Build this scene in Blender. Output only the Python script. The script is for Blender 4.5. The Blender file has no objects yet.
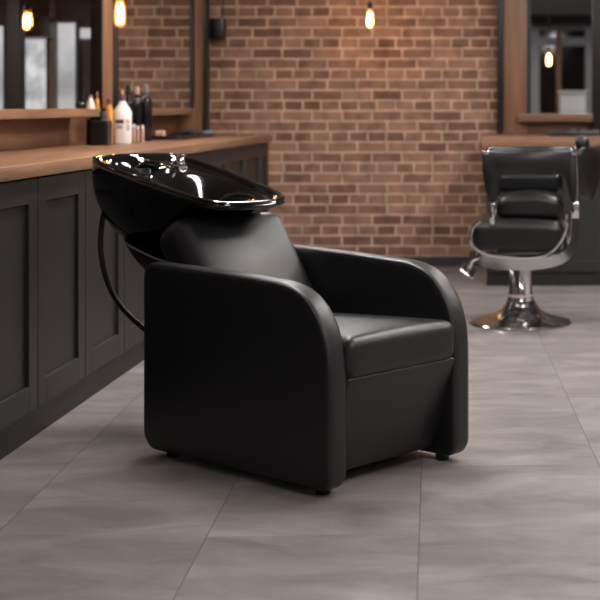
import bpy, bmesh, math, random
from mathutils import Vector, Matrix
random.seed(7)
S = bpy.context.scene
COL = S.collection
PI = math.pi

# ------------------------------------------------------------------ camera constants (level view camera with shift)
F = 1420.0; CX = 508.0; CY = 106.0; EYE = 1.094
def P(px, py, Y):
    return Vector(((px-CX)*Y/F, Y, EYE-(py-CY)*Y/F))
def lin(c):
    c = c/255.0
    return c/12.92 if c <= .04045 else ((c+.055)/1.055)**2.4
def rgb(r, g, b): return (lin(r), lin(g), lin(b), 1)

# ------------------------------------------------------------------ materials
def newmat(name):
    m = bpy.data.materials.new(name); m.use_nodes = True
    nt = m.node_tree
    return m, nt, nt.nodes['Principled BSDF']
def mat(name, col, rough=.5, metal=0., spec=.5, coat=0., bump=0., bscale=200., var=0., vscale=4., stretch=(1,1,1)):
    m, nt, b = newmat(name)
    b.inputs['Base Color'].default_value = col
    b.inputs['Roughness'].default_value = rough
    b.inputs['Metallic'].default_value = metal
    b.inputs['Specular IOR Level'].default_value = spec
    b.inputs['Coat Weight'].default_value = coat
    b.inputs['Coat Roughness'].default_value = .05
    tc = nt.nodes.new('ShaderNodeTexCoord')
    mp = nt.nodes.new('ShaderNodeMapping'); mp.inputs['Scale'].default_value = stretch
    nt.links.new(tc.outputs['Object'], mp.inputs['Vector'])
    if var:
        n = nt.nodes.new('ShaderNodeTexNoise'); n.inputs['Scale'].default_value = vscale
        n.inputs['Detail'].default_value = 5
        nt.links.new(mp.outputs[0], n.inputs['Vector'])
        r = nt.nodes.new('ShaderNodeMapRange')
        r.inputs['From Min'].default_value = .25; r.inputs['From Max'].default_value = .75
        r.inputs['To Min'].default_value = 1-var; r.inputs['To Max'].default_value = 1+var
        nt.links.new(n.outputs['Fac'], r.inputs['Value'])
        mx = nt.nodes.new('ShaderNodeVectorMath'); mx.operation = 'SCALE'
        mx.inputs[0].default_value = col[:3]
        nt.links.new(r.outputs[0], mx.inputs['Scale'])
        nt.links.new(mx.outputs[0], b.inputs['Base Color'])
    if bump:
        n2 = nt.nodes.new('ShaderNodeTexNoise'); n2.inputs['Scale'].default_value = bscale
        n2.inputs['Detail'].default_value = 3
        nt.links.new(mp.outputs[0], n2.inputs['Vector'])
        bp = nt.nodes.new('ShaderNodeBump'); bp.inputs['Strength'].default_value = bump
        bp.inputs['Distance'].default_value = .002
        nt.links.new(n2.outputs['Fac'], bp.inputs['Height'])
        nt.links.new(bp.outputs[0], b.inputs['Normal'])
    return m
def emis(name, col, strength):
    m, nt, b = newmat(name)
    b.inputs['Base Color'].default_value = col
    b.inputs['Emission Color'].default_value = col
    b.inputs['Emission Strength'].default_value = strength
    return m
def ramp(nt, stops):
    r = nt.nodes.new('ShaderNodeValToRGB'); e = r.color_ramp.elements
    e[0].position, e[0].color = stops[0]; e[1].position, e[1].color = stops[-1]
    for p, c in stops[1:-1]:
        x = e.new(p); x.color = c
    return r

def wood_mat(name, c_dark, c_light, axis, rough=.45):
    """grain runs along axis (0 x, 1 y, 2 z)"""
    m, nt, b = newmat(name)
    tc = nt.nodes.new('ShaderNodeTexCoord'); mp = nt.nodes.new('ShaderNodeMapping')
    sc = [14, 14, 14]; sc[axis] = .9
    mp.inputs['Scale'].default_value = sc
    nt.links.new(tc.outputs['Object'], mp.inputs['Vector'])
    n = nt.nodes.new('ShaderNodeTexNoise'); n.inputs['Scale'].default_value = 1.6
    n.inputs['Detail'].default_value = 8; n.inputs['Roughness'].default_value = .65; n.inputs['Distortion'].default_value = .6
    nt.links.new(mp.outputs[0], n.inputs['Vector'])
    r = ramp(nt, [(.3, c_dark), (.7, c_light)])
    nt.links.new(n.outputs['Fac'], r.inputs[0]); nt.links.new(r.outputs[0], b.inputs['Base Color'])
    b.inputs['Roughness'].default_value = rough
    bp = nt.nodes.new('ShaderNodeBump'); bp.inputs['Strength'].default_value = .15; bp.inputs['Distance'].default_value = .002
    nt.links.new(n.outputs['Fac'], bp.inputs['Height']); nt.links.new(bp.outputs[0], b.inputs['Normal'])
    return m

def brick_mat():
    m, nt, b = newmat('brick')
    tc = nt.nodes.new('ShaderNodeTexCoord'); sp = nt.nodes.new('ShaderNodeSeparateXYZ'); cb = nt.nodes.new('ShaderNodeCombineXYZ')
    nt.links.new(tc.outputs['Object'], sp.inputs[0])
    nt.links.new(sp.outputs['X'], cb.inputs['X']); nt.links.new(sp.outputs['Z'], cb.inputs['Y'])
    # slightly wobbly joints
    wn = nt.nodes.new('ShaderNodeTexNoise'); wn.inputs['Scale'].default_value = 9; wn.inputs['Detail'].default_value = 3
    nt.links.new(cb.outputs[0], wn.inputs['Vector'])
    vs = nt.nodes.new('ShaderNodeVectorMath'); vs.operation = 'MULTIPLY_ADD'
    vs.inputs[1].default_value = (.012, .010, 0)
    nt.links.new(wn.outputs['Color'], vs.inputs[0]); nt.links.new(cb.outputs[0], vs.inputs[2])
    def brick(c1, c2, mo):
        t = nt.nodes.new('ShaderNodeTexBrick')
        t.inputs['Scale'].default_value = 1
        t.inputs['Brick Width'].default_value = .205; t.inputs['Row Height'].default_value = .0711
        t.inputs['Mortar Size'].default_value = .0075; t.inputs['Mortar Smooth'].default_value = .35; t.inputs['Bias'].default_value = 0
        t.offset = .5; t.squash = .62; t.squash_frequency = 3; t.offset_frequency = 2
        t.inputs['Color1'].default_value = c1; t.inputs['Color2'].default_value = c2; t.inputs['Mortar'].default_value = mo
        nt.links.new(vs.outputs[0], t.inputs['Vector'])
        return t
    t = brick(rgb(106, 74, 59), rgb(154, 115, 93), rgb(194, 162, 140))
    n = nt.nodes.new('ShaderNodeTexNoise'); n.inputs['Scale'].default_value = 11; n.inputs['Detail'].default_value = 6
    nt.links.new(cb.outputs[0], n.inputs['Vector'])
    r = ramp(nt, [(.28, (.62, .6, .58, 1)), (.5, (1, 1, 1, 1)), (.75, (1.35, 1.3, 1.28, 1))])
    nt.links.new(n.outputs['Fac'], r.inputs[0])
    mx = nt.nodes.new('ShaderNodeMix'); mx.data_type = 'RGBA'; mx.blend_type = 'MULTIPLY'; mx.inputs['Factor'].default_value = .9
    nt.links.new(t.outputs['Color'], mx.inputs['A']); nt.links.new(r.outputs[0], mx.inputs['B'])
    # mortar smeared over some bricks
    n3 = nt.nodes.new('ShaderNodeTexNoise'); n3.inputs['Scale'].default_value = 5; n3.inputs['Detail'].default_value = 4
    nt.links.new(cb.outputs[0], n3.inputs['Vector'])
    r3 = ramp(nt, [(.5, (0, 0, 0, 1)), (.72, (.55, .55, .55, 1))]); nt.links.new(n3.outputs['Fac'], r3.inputs[0])
    m2 = nt.nodes.new('ShaderNodeMix'); m2.data_type = 'RGBA'
    m2.inputs['B'].default_value = rgb(150, 119, 101)
    nt.links.new(r3.outputs[0], m2.inputs['Factor']); nt.links.new(mx.outputs['Result'], m2.inputs['A'])
    nt.links.new(m2.outputs['Result'], b.inputs['Base Color'])
    b.inputs['Roughness'].default_value = .85
    bp = nt.nodes.new('ShaderNodeBump'); bp.inputs['Strength'].default_value = .5; bp.inputs['Distance'].default_value = .008; bp.invert = True
    nt.links.new(t.outputs['Fac'], bp.inputs['Height']); nt.links.new(bp.outputs[0], b.inputs['Normal'])
    return m

def floor_mat():
    m, nt, b = newmat('stone_tiles')
    tc = nt.nodes.new('ShaderNodeTexCoord'); mp = nt.nodes.new('ShaderNodeMapping')
    # tile rows run a touch to the left of the room's axis
    mp.vector_type = 'POINT'
    a = math.atan2(-(434-508), F)
    mp.inputs['Rotation'].default_value = (0, 0, -a)
    nt.links.new(tc.outputs['Object'], mp.inputs['Vector'])
    sp = nt.nodes.new('ShaderNodeSeparateXYZ'); nt.links.new(mp.outputs[0], sp.inputs[0])
    def math_(op, x, y=None, z=None):
        k = nt.nodes.new('ShaderNodeMath'); k.operation = op
        for i, v in enumerate((x, y, z)):
            if v is None: continue
            if hasattr(v, 'is_linked') or hasattr(v, 'links'): nt.links.new(v, k.inputs[i])
            else: k.inputs[i].default_value = v
        return k.outputs[0]
    # rotated coordinate of the joint through (-.2015, 3.145)
    x0 = -.2015*math.cos(-a) - 3.145*math.sin(-a)
    W_ = .5395
    u = math_('DIVIDE', math_('SUBTRACT', sp.outputs['X'], x0), W_)
    col = math_('FLOOR', u)
    du = math_('ABSOLUTE', math_('SUBTRACT', math_('FRACT', math_('ADD', u, .5)), .5))
    v = math_('ADD', math_('DIVIDE', sp.outputs['Y'], 1.08), math_('MULTIPLY', col, .37))
    dv = math_('ABSOLUTE', math_('SUBTRACT', math_('FRACT', math_('ADD', v, .5)), .5))
    row = math_('FLOOR', v)
    ju = math_('LESS_THAN', du, .0022/W_)
    jv = math_('MULTIPLY', math_('LESS_THAN', dv, .0014/1.08), .35)
    joint = math_('MAXIMUM', ju, jv)
    # per tile offset
    tid = nt.nodes.new('ShaderNodeCombineXYZ'); nt.links.new(col, tid.inputs[0]); nt.links.new(row, tid.inputs[1])
    wn = nt.nodes.new('ShaderNodeTexWhiteNoise'); nt.links.new(tid.outputs[0], wn.inputs['Vector'])
    mp2 = nt.nodes.new('ShaderNodeMapping'); mp2.inputs['Scale'].default_value = (1.6, 3.4, 1)
    nt.links.new(tc.outputs['Object'], mp2.inputs['Vector'])
    off = nt.nodes.new('ShaderNodeVectorMath'); off.operation = 'MULTIPLY_ADD'; off.inputs[1].default_value = (2, 2, 2)
    nt.links.new(wn.outputs['Color'], off.inputs[0]); nt.links.new(mp2.outputs[0], off.inputs[2])
    n = nt.nodes.new('ShaderNodeTexNoise'); n.inputs['Scale'].default_value = 1.7; n.inputs['Detail'].default_value = 9
    n.inputs['Roughness'].default_value = .62; n.inputs['Distortion'].default_value = .5
    nt.links.new(off.outputs[0], n.inputs['Vector'])
    r = ramp(nt, [(.28, rgb(97, 91, 90)), (.5, rgb(124, 116, 115)), (.74, rgb(151, 142, 140))])
    nt.links.new(n.outputs['Fac'], r.inputs[0])
    mx = nt.nodes.new('ShaderNodeMix'); mx.data_type = 'RGBA'; mx.inputs['B'].default_value = rgb(72, 66, 64)
    jf = math_('MULTIPLY', joint, .75)
    nt.links.new(jf, mx.inputs['Factor']); nt.links.new(r.outputs[0], mx.inputs['A'])
    nt.links.new(mx.outputs['Result'], b.inputs['Base Color'])
    rr = nt.nodes.new('ShaderNodeMapRange'); rr.inputs['To Min'].default_value = .5; rr.inputs['To Max'].default_value = .36
    nt.links.new(n.outputs['Fac'], rr.inputs['Value']); nt.links.new(rr.outputs[0], b.inputs['Roughness'])
    b.inputs['Specular IOR Level'].default_value = .4
    return m

LEATHER = mat('black_leather', rgb(22, 21, 22), .43, spec=.58, bump=.12, bscale=420, var=.08, vscale=9)
LEATHER2 = mat('glossy_black_leather', rgb(20, 19, 20), .32, bump=.05, bscale=300)
GLOSS = mat('gloss_black_ceramic', rgb(9, 9, 10), .09, spec=.6, coat=.6)
SATIN = mat('satin_black_shell', rgb(18, 18, 19), .25, spec=.5)
RUBBER = mat('black_rubber', rgb(16, 16, 16), .55)
CHROME = mat('chrome', (.86, .86, .86, 1), .09, metal=1)
CHROME_D = mat('dark_chrome', (.5, .5, .5, 1), .15, metal=1)
STEEL_RIM = mat('pale_steel', (.55, .55, .55, 1), .3, metal=1)
CAB = mat('charcoal_paint', rgb(32, 31, 31), .45, var=.05, vscale=3)
CAB_R = mat('black_paint', rgb(30, 29, 29), .45, var=.05, vscale=3)
KICK = mat('black_plinth', rgb(20, 19, 19), .5)
BLACKM = mat('black_metal', rgb(17, 17, 18), .4)
PLAST = mat('black_plastic', rgb(20, 20, 21), .3)
WOOD_Y = wood_mat('oak_along_y', rgb(106, 73, 51), rgb(152, 112, 84), 1)
WOOD_X = wood_mat('oak_along_x', rgb(102, 70, 50), rgb(142, 104, 78), 0)
WOOD_Z = wood_mat('oak_upright', rgb(106, 73, 52), rgb(146, 106, 79), 2)
BRICK = brick_mat()
FLOOR = floor_mat()
PLASTER = mat('dark_plaster', rgb(72, 70, 70), .8, var=.1)
PLASTER_L = mat('grey_plaster', rgb(150, 147, 145), .8, var=.06)
CEIL = mat('ceiling_paint', rgb(120, 118, 118), .85, var=.06, vscale=1.5)
BASEB = mat('dark_baseboard', rgb(52, 49, 50), .5)
FRAME_G = mat('grey_frame', rgb(150, 150, 152), .5)
WHITE = mat('white_plastic', rgb(232, 230, 228), .3)
WHITE_L = mat('white_laminate', rgb(215, 213, 212), .4)
INK = mat('dark_print', rgb(58, 56, 58), .5)
INK_G = mat('grey_print', rgb(165, 163, 166), .5)
INK_O = mat('orange_print', rgb(226, 140, 92), .5)
PURPLE = mat('plum_plastic', rgb(112, 74, 86), .4)
YELLOW = mat('mustard_plastic', rgb(196, 152, 82), .4)
ORANGE = mat('orange_plastic', rgb(222, 146, 52), .35)
BROWN = mat('brown_plastic', rgb(112, 76, 54), .4)
BOTTLE_K = mat('black_bottle', rgb(14, 14, 15), .15)
FLESH = mat('dusty_pink_plastic', rgb(176, 138, 122), .4)
GREYCAP = mat('grey_cap', rgb(98, 98, 102), .3)
NAVY = mat('navy_cap', rgb(40, 42, 58), .35)
PALEBLUE = mat('pale_blue_cloth', rgb(120, 148, 166), .7)
LAMP = emis('ceiling_lamp_diffuser', (1, .975, .955, 1), 40)
CORE = emis('glowing_filament_core', (1, .60, .25, 1), 110)

def bulb_glass():
    m, nt, b = newmat('amber_bulb_glass')
    nt.nodes.remove(b)
    out = nt.nodes['Material Output']
    tr = nt.nodes.new('ShaderNodeBsdfTransparent'); tr.inputs[0].default_value = (1, .8, .55, 1)
    em = nt.nodes.new('ShaderNodeEmission'); em.inputs[0].default_value = (1, .33, .05, 1); em.inputs[1].default_value = 1.5
    mx = nt.nodes.new('ShaderNodeMixShader'); mx.inputs[0].default_value = .45
    nt.links.new(tr.outputs[0], mx.inputs[1]); nt.links.new(em.outputs[0], mx.inputs[2]); nt.links.new(mx.outputs[0], out.inputs[0])
    return m
BULB = bulb_glass()
MIRROR = mat('mirror_silver', (.62, .62, .63, 1), .0, metal=1)
def pane_mat(name, refl, tint):
    m, nt, b = newmat(name); nt.nodes.remove(b)
    out = nt.nodes['Material Output']
    tr = nt.nodes.new('ShaderNodeBsdfTransparent'); tr.inputs[0].default_value = tint
    gl = nt.nodes.new('ShaderNodeBsdfGlossy'); gl.inputs['Roughness'].default_value = 0.0; gl.inputs[0].default_value = (1, 1, 1, 1)
    mx = nt.nodes.new('ShaderNodeMixShader'); mx.inputs[0].default_value = refl
    nt.links.new(tr.outputs[0], mx.inputs[1]); nt.links.new(gl.outputs[0], mx.inputs[2]); nt.links.new(mx.outputs[0], out.inputs[0])
    return m
PANE = pane_mat('clear_pane', .02, (.92, .92, .92, 1))  # near-clear sheet; the first mirror's reflection is modelled behind it
DARKGLASS = mat('dark_window_glass', rgb(14, 14, 16), .08)
def lit_window(name, lo, hi, scale):
    m, nt, b = newmat(name)
    tc = nt.nodes.new('ShaderNodeTexCoord')
    n = nt.nodes.new('ShaderNodeTexNoise'); n.inputs['Scale'].default_value = scale; n.inputs['Detail'].default_value = 3
    nt.links.new(tc.outputs['Object'], n.inputs['Vector'])
    r = ramp(nt, [(.3, (lo, lo, lo*1.02, 1)), (.72, (hi, hi, hi*1.02, 1))])
    nt.links.new(n.outputs['Fac'], r.inputs[0])
    b.inputs['Base Color'].default_value = (.02, .02, .02, 1); b.inputs['Roughness'].default_value = .2
    nt.links.new(r.outputs[0], b.inputs['Emission Color']); b.inputs['Emission Strength'].default_value = 1
    return m
WIN_A = lit_window('lit_window_busy', .02, .55, 4.2)
WIN_B = lit_window('lit_window_pale', .14, .42, 2.0)

# ------------------------------------------------------------------ mesh helpers
class MB:
    def __init__(s): s.bm = bmesh.new()
    def box(s, x0, x1, y0, y1, z0, z1, bev=0, seg=2):
        vs = [s.bm.verts.new((x, y, z)) for x in (x0, x1) for y in (y0, y1) for z in (z0, z1)]
        q = [(0,1,3,2),(4,6,7,5),(0,4,5,1),(2,3,7,6),(0,2,6,4),(1,5,7,3)]
        fs = [s.bm.faces.new([vs[i] for i in f]) for f in q]
        if bev:
            es = {e for f in fs for e in f.edges}
            bmesh.ops.bevel(s.bm, geom=list(es), offset=bev, segments=seg, profile=.5, affect='EDGES')
        return s
    def loft(s, rings, cap0=True, cap1=True, closed=True):
        R = [[s.bm.verts.new(p) for p in r] for r in rings]
        n = len(rings[0])
        for a, b in zip(R, R[1:]):
            for i in range(n if closed else n-1):
                j = (i+1) % n
                s.bm.faces.new((a[i], a[j], b[j], b[i]))
        if cap0: s.bm.faces.new(list(reversed(R[0])))
        if cap1: s.bm.faces.new(R[-1])
        return R
    def lathe(s, prof, c=(0,0,0), seg=32, M=None):
        rings = []
        for r, z in prof:
            ring = []
            for i in range(seg):
                a = 2*PI*i/seg
                p = Vector((r*math.cos(a), r*math.sin(a), z))
                if M: p = M @ p
                ring.append(p+Vector(c))
            rings.append(ring)
        s.loft(rings)
        return s
    def tube(s, pts, r, seg=10, res=0):
        pts = [Vector(p) for p in pts]
        if res: pts = smooth(pts, res)
        rr = r if hasattr(r, '__len__') else [r]*len(pts)
        rings = []; up = None
        for i, p in enumerate(pts):
            t = (pts[min(i+1, len(pts)-1)]-pts[max(i-1, 0)]).normalized()
            if up is None:
                up = Vector((0,0,1)) if abs(t.z) < .9 else Vector((1,0,0))
            x = t.cross(up)
            if x.length < 1e-4: x = t.cross(Vector((0,1,0)))
            x.normalize(); y = x.cross(t).normalized(); up = y
            k = rr[i if not res else 0]
            rings.append([p + x*k*math.cos(2*PI*j/seg) + y*k*math.sin(2*PI*j/seg) for j in range(seg)])
        s.loft(rings)
        return s
    def build(s, name, m, parent=None, sharp=35, flat=False):
        me = bpy.data.meshes.new(name)
        bmesh.ops.recalc_face_normals(s.bm, faces=s.bm.faces[:])
        for f in s.bm.faces: f.smooth = not flat
        s.bm.to_mesh(me); s.bm.free()
        if not flat: me.set_sharp_from_angle(angle=math.radians(sharp))
        me.materials.append(m)
        o = bpy.data.objects.new(name, me); COL.objects.link(o)
        if parent: o.parent = parent
        return o
def smooth(pts, res):
    out = []
    n = len(pts)
    for i in range(n-1):
        p0, p1, p2, p3 = pts[max(i-1,0)], pts[i], pts[i+1], pts[min(i+2,n-1)]
        for k in range(res):
            t = k/res
            out.append(.5*((2*p1)+(p2-p0)*t+(2*p0-5*p1+4*p2-p3)*t*t+(3*p1-p0-3*p2+p3)*t**3))
    out.append(pts[-1])
    return out
def rcube(mb, hx, hy, hz, r, flat=6, arc=4, deform=None):
    """rounded box centred at origin, evenly meshed, deform(Vector)->Vector"""
    def coords(h):
        core = h-r
        a = [core*(2*i/flat-1) for i in range(flat+1)]
        ext = [core+r*math.tan(PI/4*(k/arc)) for k in range(1, arc+1)]
        return [-e for e in reversed(ext)] + a + ext
    hs = (hx, hy, hz); C3 = [coords(h) for h in hs]
    cache = {}
    def vert(p):
        inner = Vector([max(-(h-r), min(h-r, c)) for c, h in zip(p, hs)])
        d = Vector(p)-inner
        q = inner + d.normalized()*r if d.length > 1e-9 else Vector(p)
        if deform: q = deform(q.copy())
        key = tuple(round(c, 6) for c in p)
        if key not in cache: cache[key] = mb.bm.verts.new(q)
        return cache[key]
    for ax in range(3):
        b_, c_ = [(1,2),(2,0),(0,1)][ax]
        for sg in (-1, 1):
            for i in range(len(C3[b_])-1):
                for j in range(len(C3[c_])-1):
                    quad = []
                    for (ii, jj) in ((i,j),(i+1,j),(i+1,j+1),(i,j+1)):
                        p = [0,0,0]; p[ax] = sg*hs[ax]; p[b_] = C3[b_][ii]; p[c_] = C3[c_][jj]
                        quad.append(vert(p))
                    if sg < 0: quad.reverse()
                    try: mb.bm.faces.new(quad)
                    except ValueError: pass
    return mb
def tag(o, label=None, cat=None, group=None, kind=None):
    if label: o['label'] = label
    if cat: o['category'] = cat
    if group: o['group'] = group
    if kind: o['kind'] = kind
    return o
def thing(name, loc, label, cat, group=None, rz=0):
    o = bpy.data.objects.new(name, None); COL.objects.link(o)
    o.location = loc; o.rotation_euler = (0,0,rz); o.empty_display_size = .1
    return tag(o, label, cat, group)
def struct(name, mb, m, label=None, flat=True, cat=None):
    o = mb.build(name, m, flat=flat); o['kind'] = 'structure'
    o['label'] = label or name; o['category'] = cat or name.split('_')[0]
    return o
def copy_tree(src, loc=None, parent=None):
    c = src.copy(); COL.objects.link(c)
    if parent: c.parent = parent
    if loc is not None: c.location = loc
    for ch in [o for o in COL.objects if o.parent == src]: copy_tree(ch, None, c)
    return c

# ------------------------------------------------------------------ room shell
XL, XR, YB, YF, ZC = -2.14, 3.6, 9.71, -3.2, 2.5
struct('floor', MB().box(-7.2, XR+.1, YF-.1, 12.2, -.08, 0), FLOOR, 'grey stone-look tiled floor with thin joints')
struct('ceiling', MB().box(XL-.1, XR+.1, YF-.1, YB+.1, ZC, ZC+.08), CEIL, 'grey painted shop ceiling')
struct('wall_back', MB().box(XL, XR+.1, YB, YB+.12, 0, ZC), BRICK, 'brown brick wall with pale mortar at the back of the shop')
struct('wall_right', MB().box(XR, XR+.1, YF, YB, 0, ZC), PLASTER_L, 'grey plaster wall on the right, out of view')
MY0, MY1 = 4.7, 7.63           # the opening that holds the first mirror
w = MB()
w.box(XL-.12, XL, YF, MY0, 0, ZC); w.box(XL-.12, XL, MY1+.12, YB+.1, 0, ZC)
w.box(XL-.12, XL, MY0, MY1+.12, 0, 1.05); w.box(XL-.12, XL, MY0, MY1+.12, 2.15, ZC)
struct('wall_left', w, PLASTER, 'dark plaster wall behind the long counter')
w = MB()
w.box(XL, .36, YF-.12, YF, 0, ZC); w.box(1.36, XR, YF-.12, YF, 0, ZC); w.box(.36, 1.36, YF-.12, YF, 2.42, ZC)
struct('wall_front', w, PLASTER_L, 'grey wall around the shop door')  # unseen wall, lightened so chrome and basin reflect a brighter room
struct('baseboard_back', MB().box(-1.89, -.16, YB-.02, YB, 0, .066, .003), BASEB, 'dark baseboard under the brick wall')
# shop door behind the camera (shows in the right-hand mirror)
d = thing('door_1', (.86, YF-.06, 0), 'grey framed shop door with dark glass', 'door'); d['kind'] = 'structure'
fr = MB()
fr.box(-.5, -.36, -.05, .05, 0, 2.42); fr.box(.36, .5, -.05, .05, 0, 2.42); fr.box(-.36, .36, -.05, .05, 2.3, 2.42)
fr.box(-.36, .36, -.05, .05, 2.05, 2.18); fr.box(-.36, .36, -.05, .05, 0, .2)
fr.build('frame', FRAME_G, d, flat=True)
MB().box(-.36, .36, -.02, .02, .2, 2.3).build('pane', DARKGLASS, d, flat=True)
MB().box(-.1, -.02, .03, .12, .2, 2.3, .004).build('mullion', WOOD_Z, d)
# ceiling beam seen in that mirror
struct('trim_1', MB().box(XL, XR, YF+.25, YF+.42, 2.36, ZC), BLACKM, 'dark beam under the ceiling by the shop door', cat='beam')

# ------------------------------------------------------------------ first mirror's reflection, built as a dim shop front behind its pane
struct('wall_far', MB().box(-7.1, XL-.12, 12.0, 12.1, 0, 3.0), PLASTER, 'dark shop-front wall behind the left mirror pane, standing for its reflection')
struct('wall_side', MB().box(-7.2, -7.1, 3.9, 12.1, 0, 3.0), PLASTER, 'dark side wall closing the room built behind the left mirror')
struct('wall_near', MB().box(-7.1, XL-.12, 3.9, 4.0, 0, 3.0), PLASTER, 'dark return wall of the room built behind the left mirror')
struct('ceiling_low', MB().box(-7.1, XL-.12, 4.0, 12.0, 2.05, 2.12), CEIL, 'grey low ceiling of the room built behind the left mirror')
def q(px, y, Y=12.0): return P(px, y, Y)
def win(name, x0, x1, ytop, m, label):
    a = q(x0, ytop, 11.95); b = q(x1, ytop, 11.95)
    o = thing(name, ((a.x+b.x)/2, 11.97, .55), label, 'window'); o['kind'] = 'structure'
    hw = (b.x-a.x)/2; h = a.z-.55
    MB().box(-hw, hw, -.01, .02, 0, h).build('pane', m, o, flat=True)
    f = MB(); f.box(-hw-.03, -hw, -.04, .02, -.03, h+.03); f.box(hw, hw+.03, -.04, .02, -.03, h+.03)
    f.box(-hw, hw, -.04, .02, h, h+.03); f.box(-hw, hw, -.04, .02, -.03, 0)
    f.build('window_frame', BLACKM, o, flat=True)
win('window_1', 21, 47, 39, WIN_A, 'busy grey shop window left of the wooden post behind the mirror pane')
win('window_2', 57, 76, 23, WIN_B, 'pale grey shop window right of the wooden post behind the mirror pane')
win('window_3', -16, 4, 26, WIN_B, 'pale window behind the left edge of the mirror pane')
a = q(6, 0, 11.2); b = q(19, 0, 11.2)
struct('trim_2', MB().box(a.x, b.x, 11.2, 11.35, 0, 2.05), BLACKM, 'black column built behind the left mirror pane', cat='column')
a = q(49, 0, 11.8); b = q(54, 0, 11.8)
struct('trim_3', MB().box(a.x, b.x, 11.8, 11.9, 0, 2.05), WOOD_Z, 'slim wooden post between the two windows behind the mirror pane', cat='post')
a = q(20, 37, 11.7); b = q(50, 17, 11.7)
struct('trim_4', MB().box(a.x, b.x, 11.7, 11.9, a.z, b.z), BLACKM, 'dark header over the busy window behind the mirror pane', cat='beam')
a = q(79, 38, 11.9); b = q(104, 28, 11.9)
struct('window_4', MB().box(a.x, b.x, 11.93, 11.99, a.z, b.z), WIN_B, 'narrow pale glowing band high behind the left mirror pane')  # pale strip with its own glow, same material as the pale panes

# ------------------------------------------------------------------ pendant lamps
def pendant(loc, ztop, label, scale=1.0):
    t = thing('pendant_lamp', loc, label, 'lamp', 'bare filament bulbs on black cords')
    k = scale
    L = .062*k
    MB().lathe([(.006*k,-L),(.016*k,-L*.96),(.0235*k,-L*.8),(.026*k,-L*.45),(.026*k,.1*L),(.022*k,.6*L),(.015*k,.95*L),(.0125*k,1.1*L)], seg=20).build('bulb', BULB, t)
    MB().lathe([(.004*k,-.8*L),(.014*k,-.7*L),(.0165*k,-.3*L),(.0155*k,.3*L),(.008*k,.7*L)], seg=12).build('filament', CORE, t)
    MB().lathe([(.012*k,L*1.02),(.0175*k,L*1.05),(.0175*k,L*1.62),(.008*k,L*1.75),(.004*k,L*1.9)], seg=18).build('socket', BLACKM, t)
    z1 = ztop-loc[2]
    MB().tube([(0,0,L*1.85),(0,0,z1-.02)], .003, 8).build('cord', RUBBER, t)
    MB().lathe([(.004,z1-.03),(.045,z1-.022),(.05,z1)], seg=20).build('ceiling_rose', BLACKM, t)
    return t
pendant(P(120, 13, 6.3), ZC, 'glowing filament bulb hanging in front of the left mirrors')
pendant(P(370, 19, 9.25), ZC, 'glowing filament bulb hanging before the bare brick wall')
pendant((.41, 5.0, 1.56), ZC, 'glowing filament bulb reflected in the right-hand mirror', 1.12)
pendant(P(26.5, 21, 9.2), 2.05, 'glowing filament bulb behind the left mirror pane beside black column')

# ------------------------------------------------------------------ ceiling lamps (long linear fittings)
lamp_spots = [(-1.05, 7.4, 'over the far end of the long counter'), (.95, 7.4, 'over the far barber chair'),
              (-.95, 5.1, 'above the wash basin'), (.95, 5.1, 'right of the wash chair'), (2.6, 5.6, 'along the right wall'),
              (.95, 2.4, 'over the near floor on the right'), (2.3, -.9, 'by the shop door'), (-.7, -1.7, 'added left of the shop door to brighten reflections')]  # last entry is an added unseen lamp brightening chrome and door frame
def linear_lamp(x, y, where, z=ZC):
    t = thing('ceiling_lamp', (x, y, z), 'long white linear ceiling lamp ' + where, 'lamp', 'linear ceiling lamps')
    h = MB(); h.box(-.09, .09, -.62, .62, -.03, 0, .004); h.build('housing', BLACKM, t)
    MB().box(-.075, .075, -.6, .6, -.036, -.0305).build('diffuser', LAMP, t, flat=True)
for i, (x, y, where) in enumerate(lamp_spots): linear_lamp(x, y, where)
linear_lamp(-3.9, 9.6, 'added out of sight in the room behind the left mirror', 2.05)  # extra unseen lamp, added to lift the dark post and walls there

# ------------------------------------------------------------------ left counter
XF = -1.535; XD = -1.556; ZT = .907
CEND = 9.236
def cabinet(y0, y1, label):
    t = thing('cabinet', (XD, (y0+y1)/2, 0), label, 'cabinet', 'charcoal cabinets under the long counter')
    h = (y1-y0)/2
    MB().box(-.55, -.022, -h, h, .092, .862).build('body', CAB, t, flat=True)
    MB().box(-.55, -.012, -h, h, 0, .092).build('plinth', KICK, t, flat=True)
    g = .0022
    b = MB()
    # shaker door: stiles, rails, recessed panel
    st = .085
    b.box(-.02, 0, -h+g, -h+st, .096, .856, .002); b.box(-.02, 0, h-st, h-g, .096, .856, .002)
    b.box(-.02, 0, -h+st-.001, h-st+.001, .096, .096+st, .002); b.box(-.02, 0, -h+st-.001, h-st+.001, .856-st*.95, .856, .002)
    d = b.build('door', CAB, t, flat=True)
    pn = MB().box(-.021, -.013, -h+st-.005, h-st+.005, .096+st-.005, .86-st)
    pn.build('panel', CAB, d, flat=True)
places = ['cut by the left photo edge, nearest the camera', 'second from the left photo edge', 'just left of the wash basin hose',
          'behind the curved hose of the wash basin', 'hidden behind the wash chair', 'behind the basin, sixth from camera',
          'just past the basin lip, fourth from the far end', 'third from the far end of the counter', 'second from the far end of the counter', 'at the far end by the brick wall']
yy = [4.17+.53*i for i in range(11)]
yy[-1] = CEND-.012
cabinet(3.64, 4.17, 'dark charcoal shaker cabinet out of frame beside the camera')
for i in range(9): cabinet(yy[i], yy[i+1], 'dark charcoal shaker cabinet ' + places[i])
cabinet(yy[9], yy[10], 'dark charcoal shaker cabinet ' + places[9])
o = MB().box(XL+.003, XF, 3.6, CEND+.01, .863, ZT, .003).build('worktop', WOOD_Y)
tag(o, 'long oak worktop on the charcoal cabinets along the left wall', 'worktop')
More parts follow.
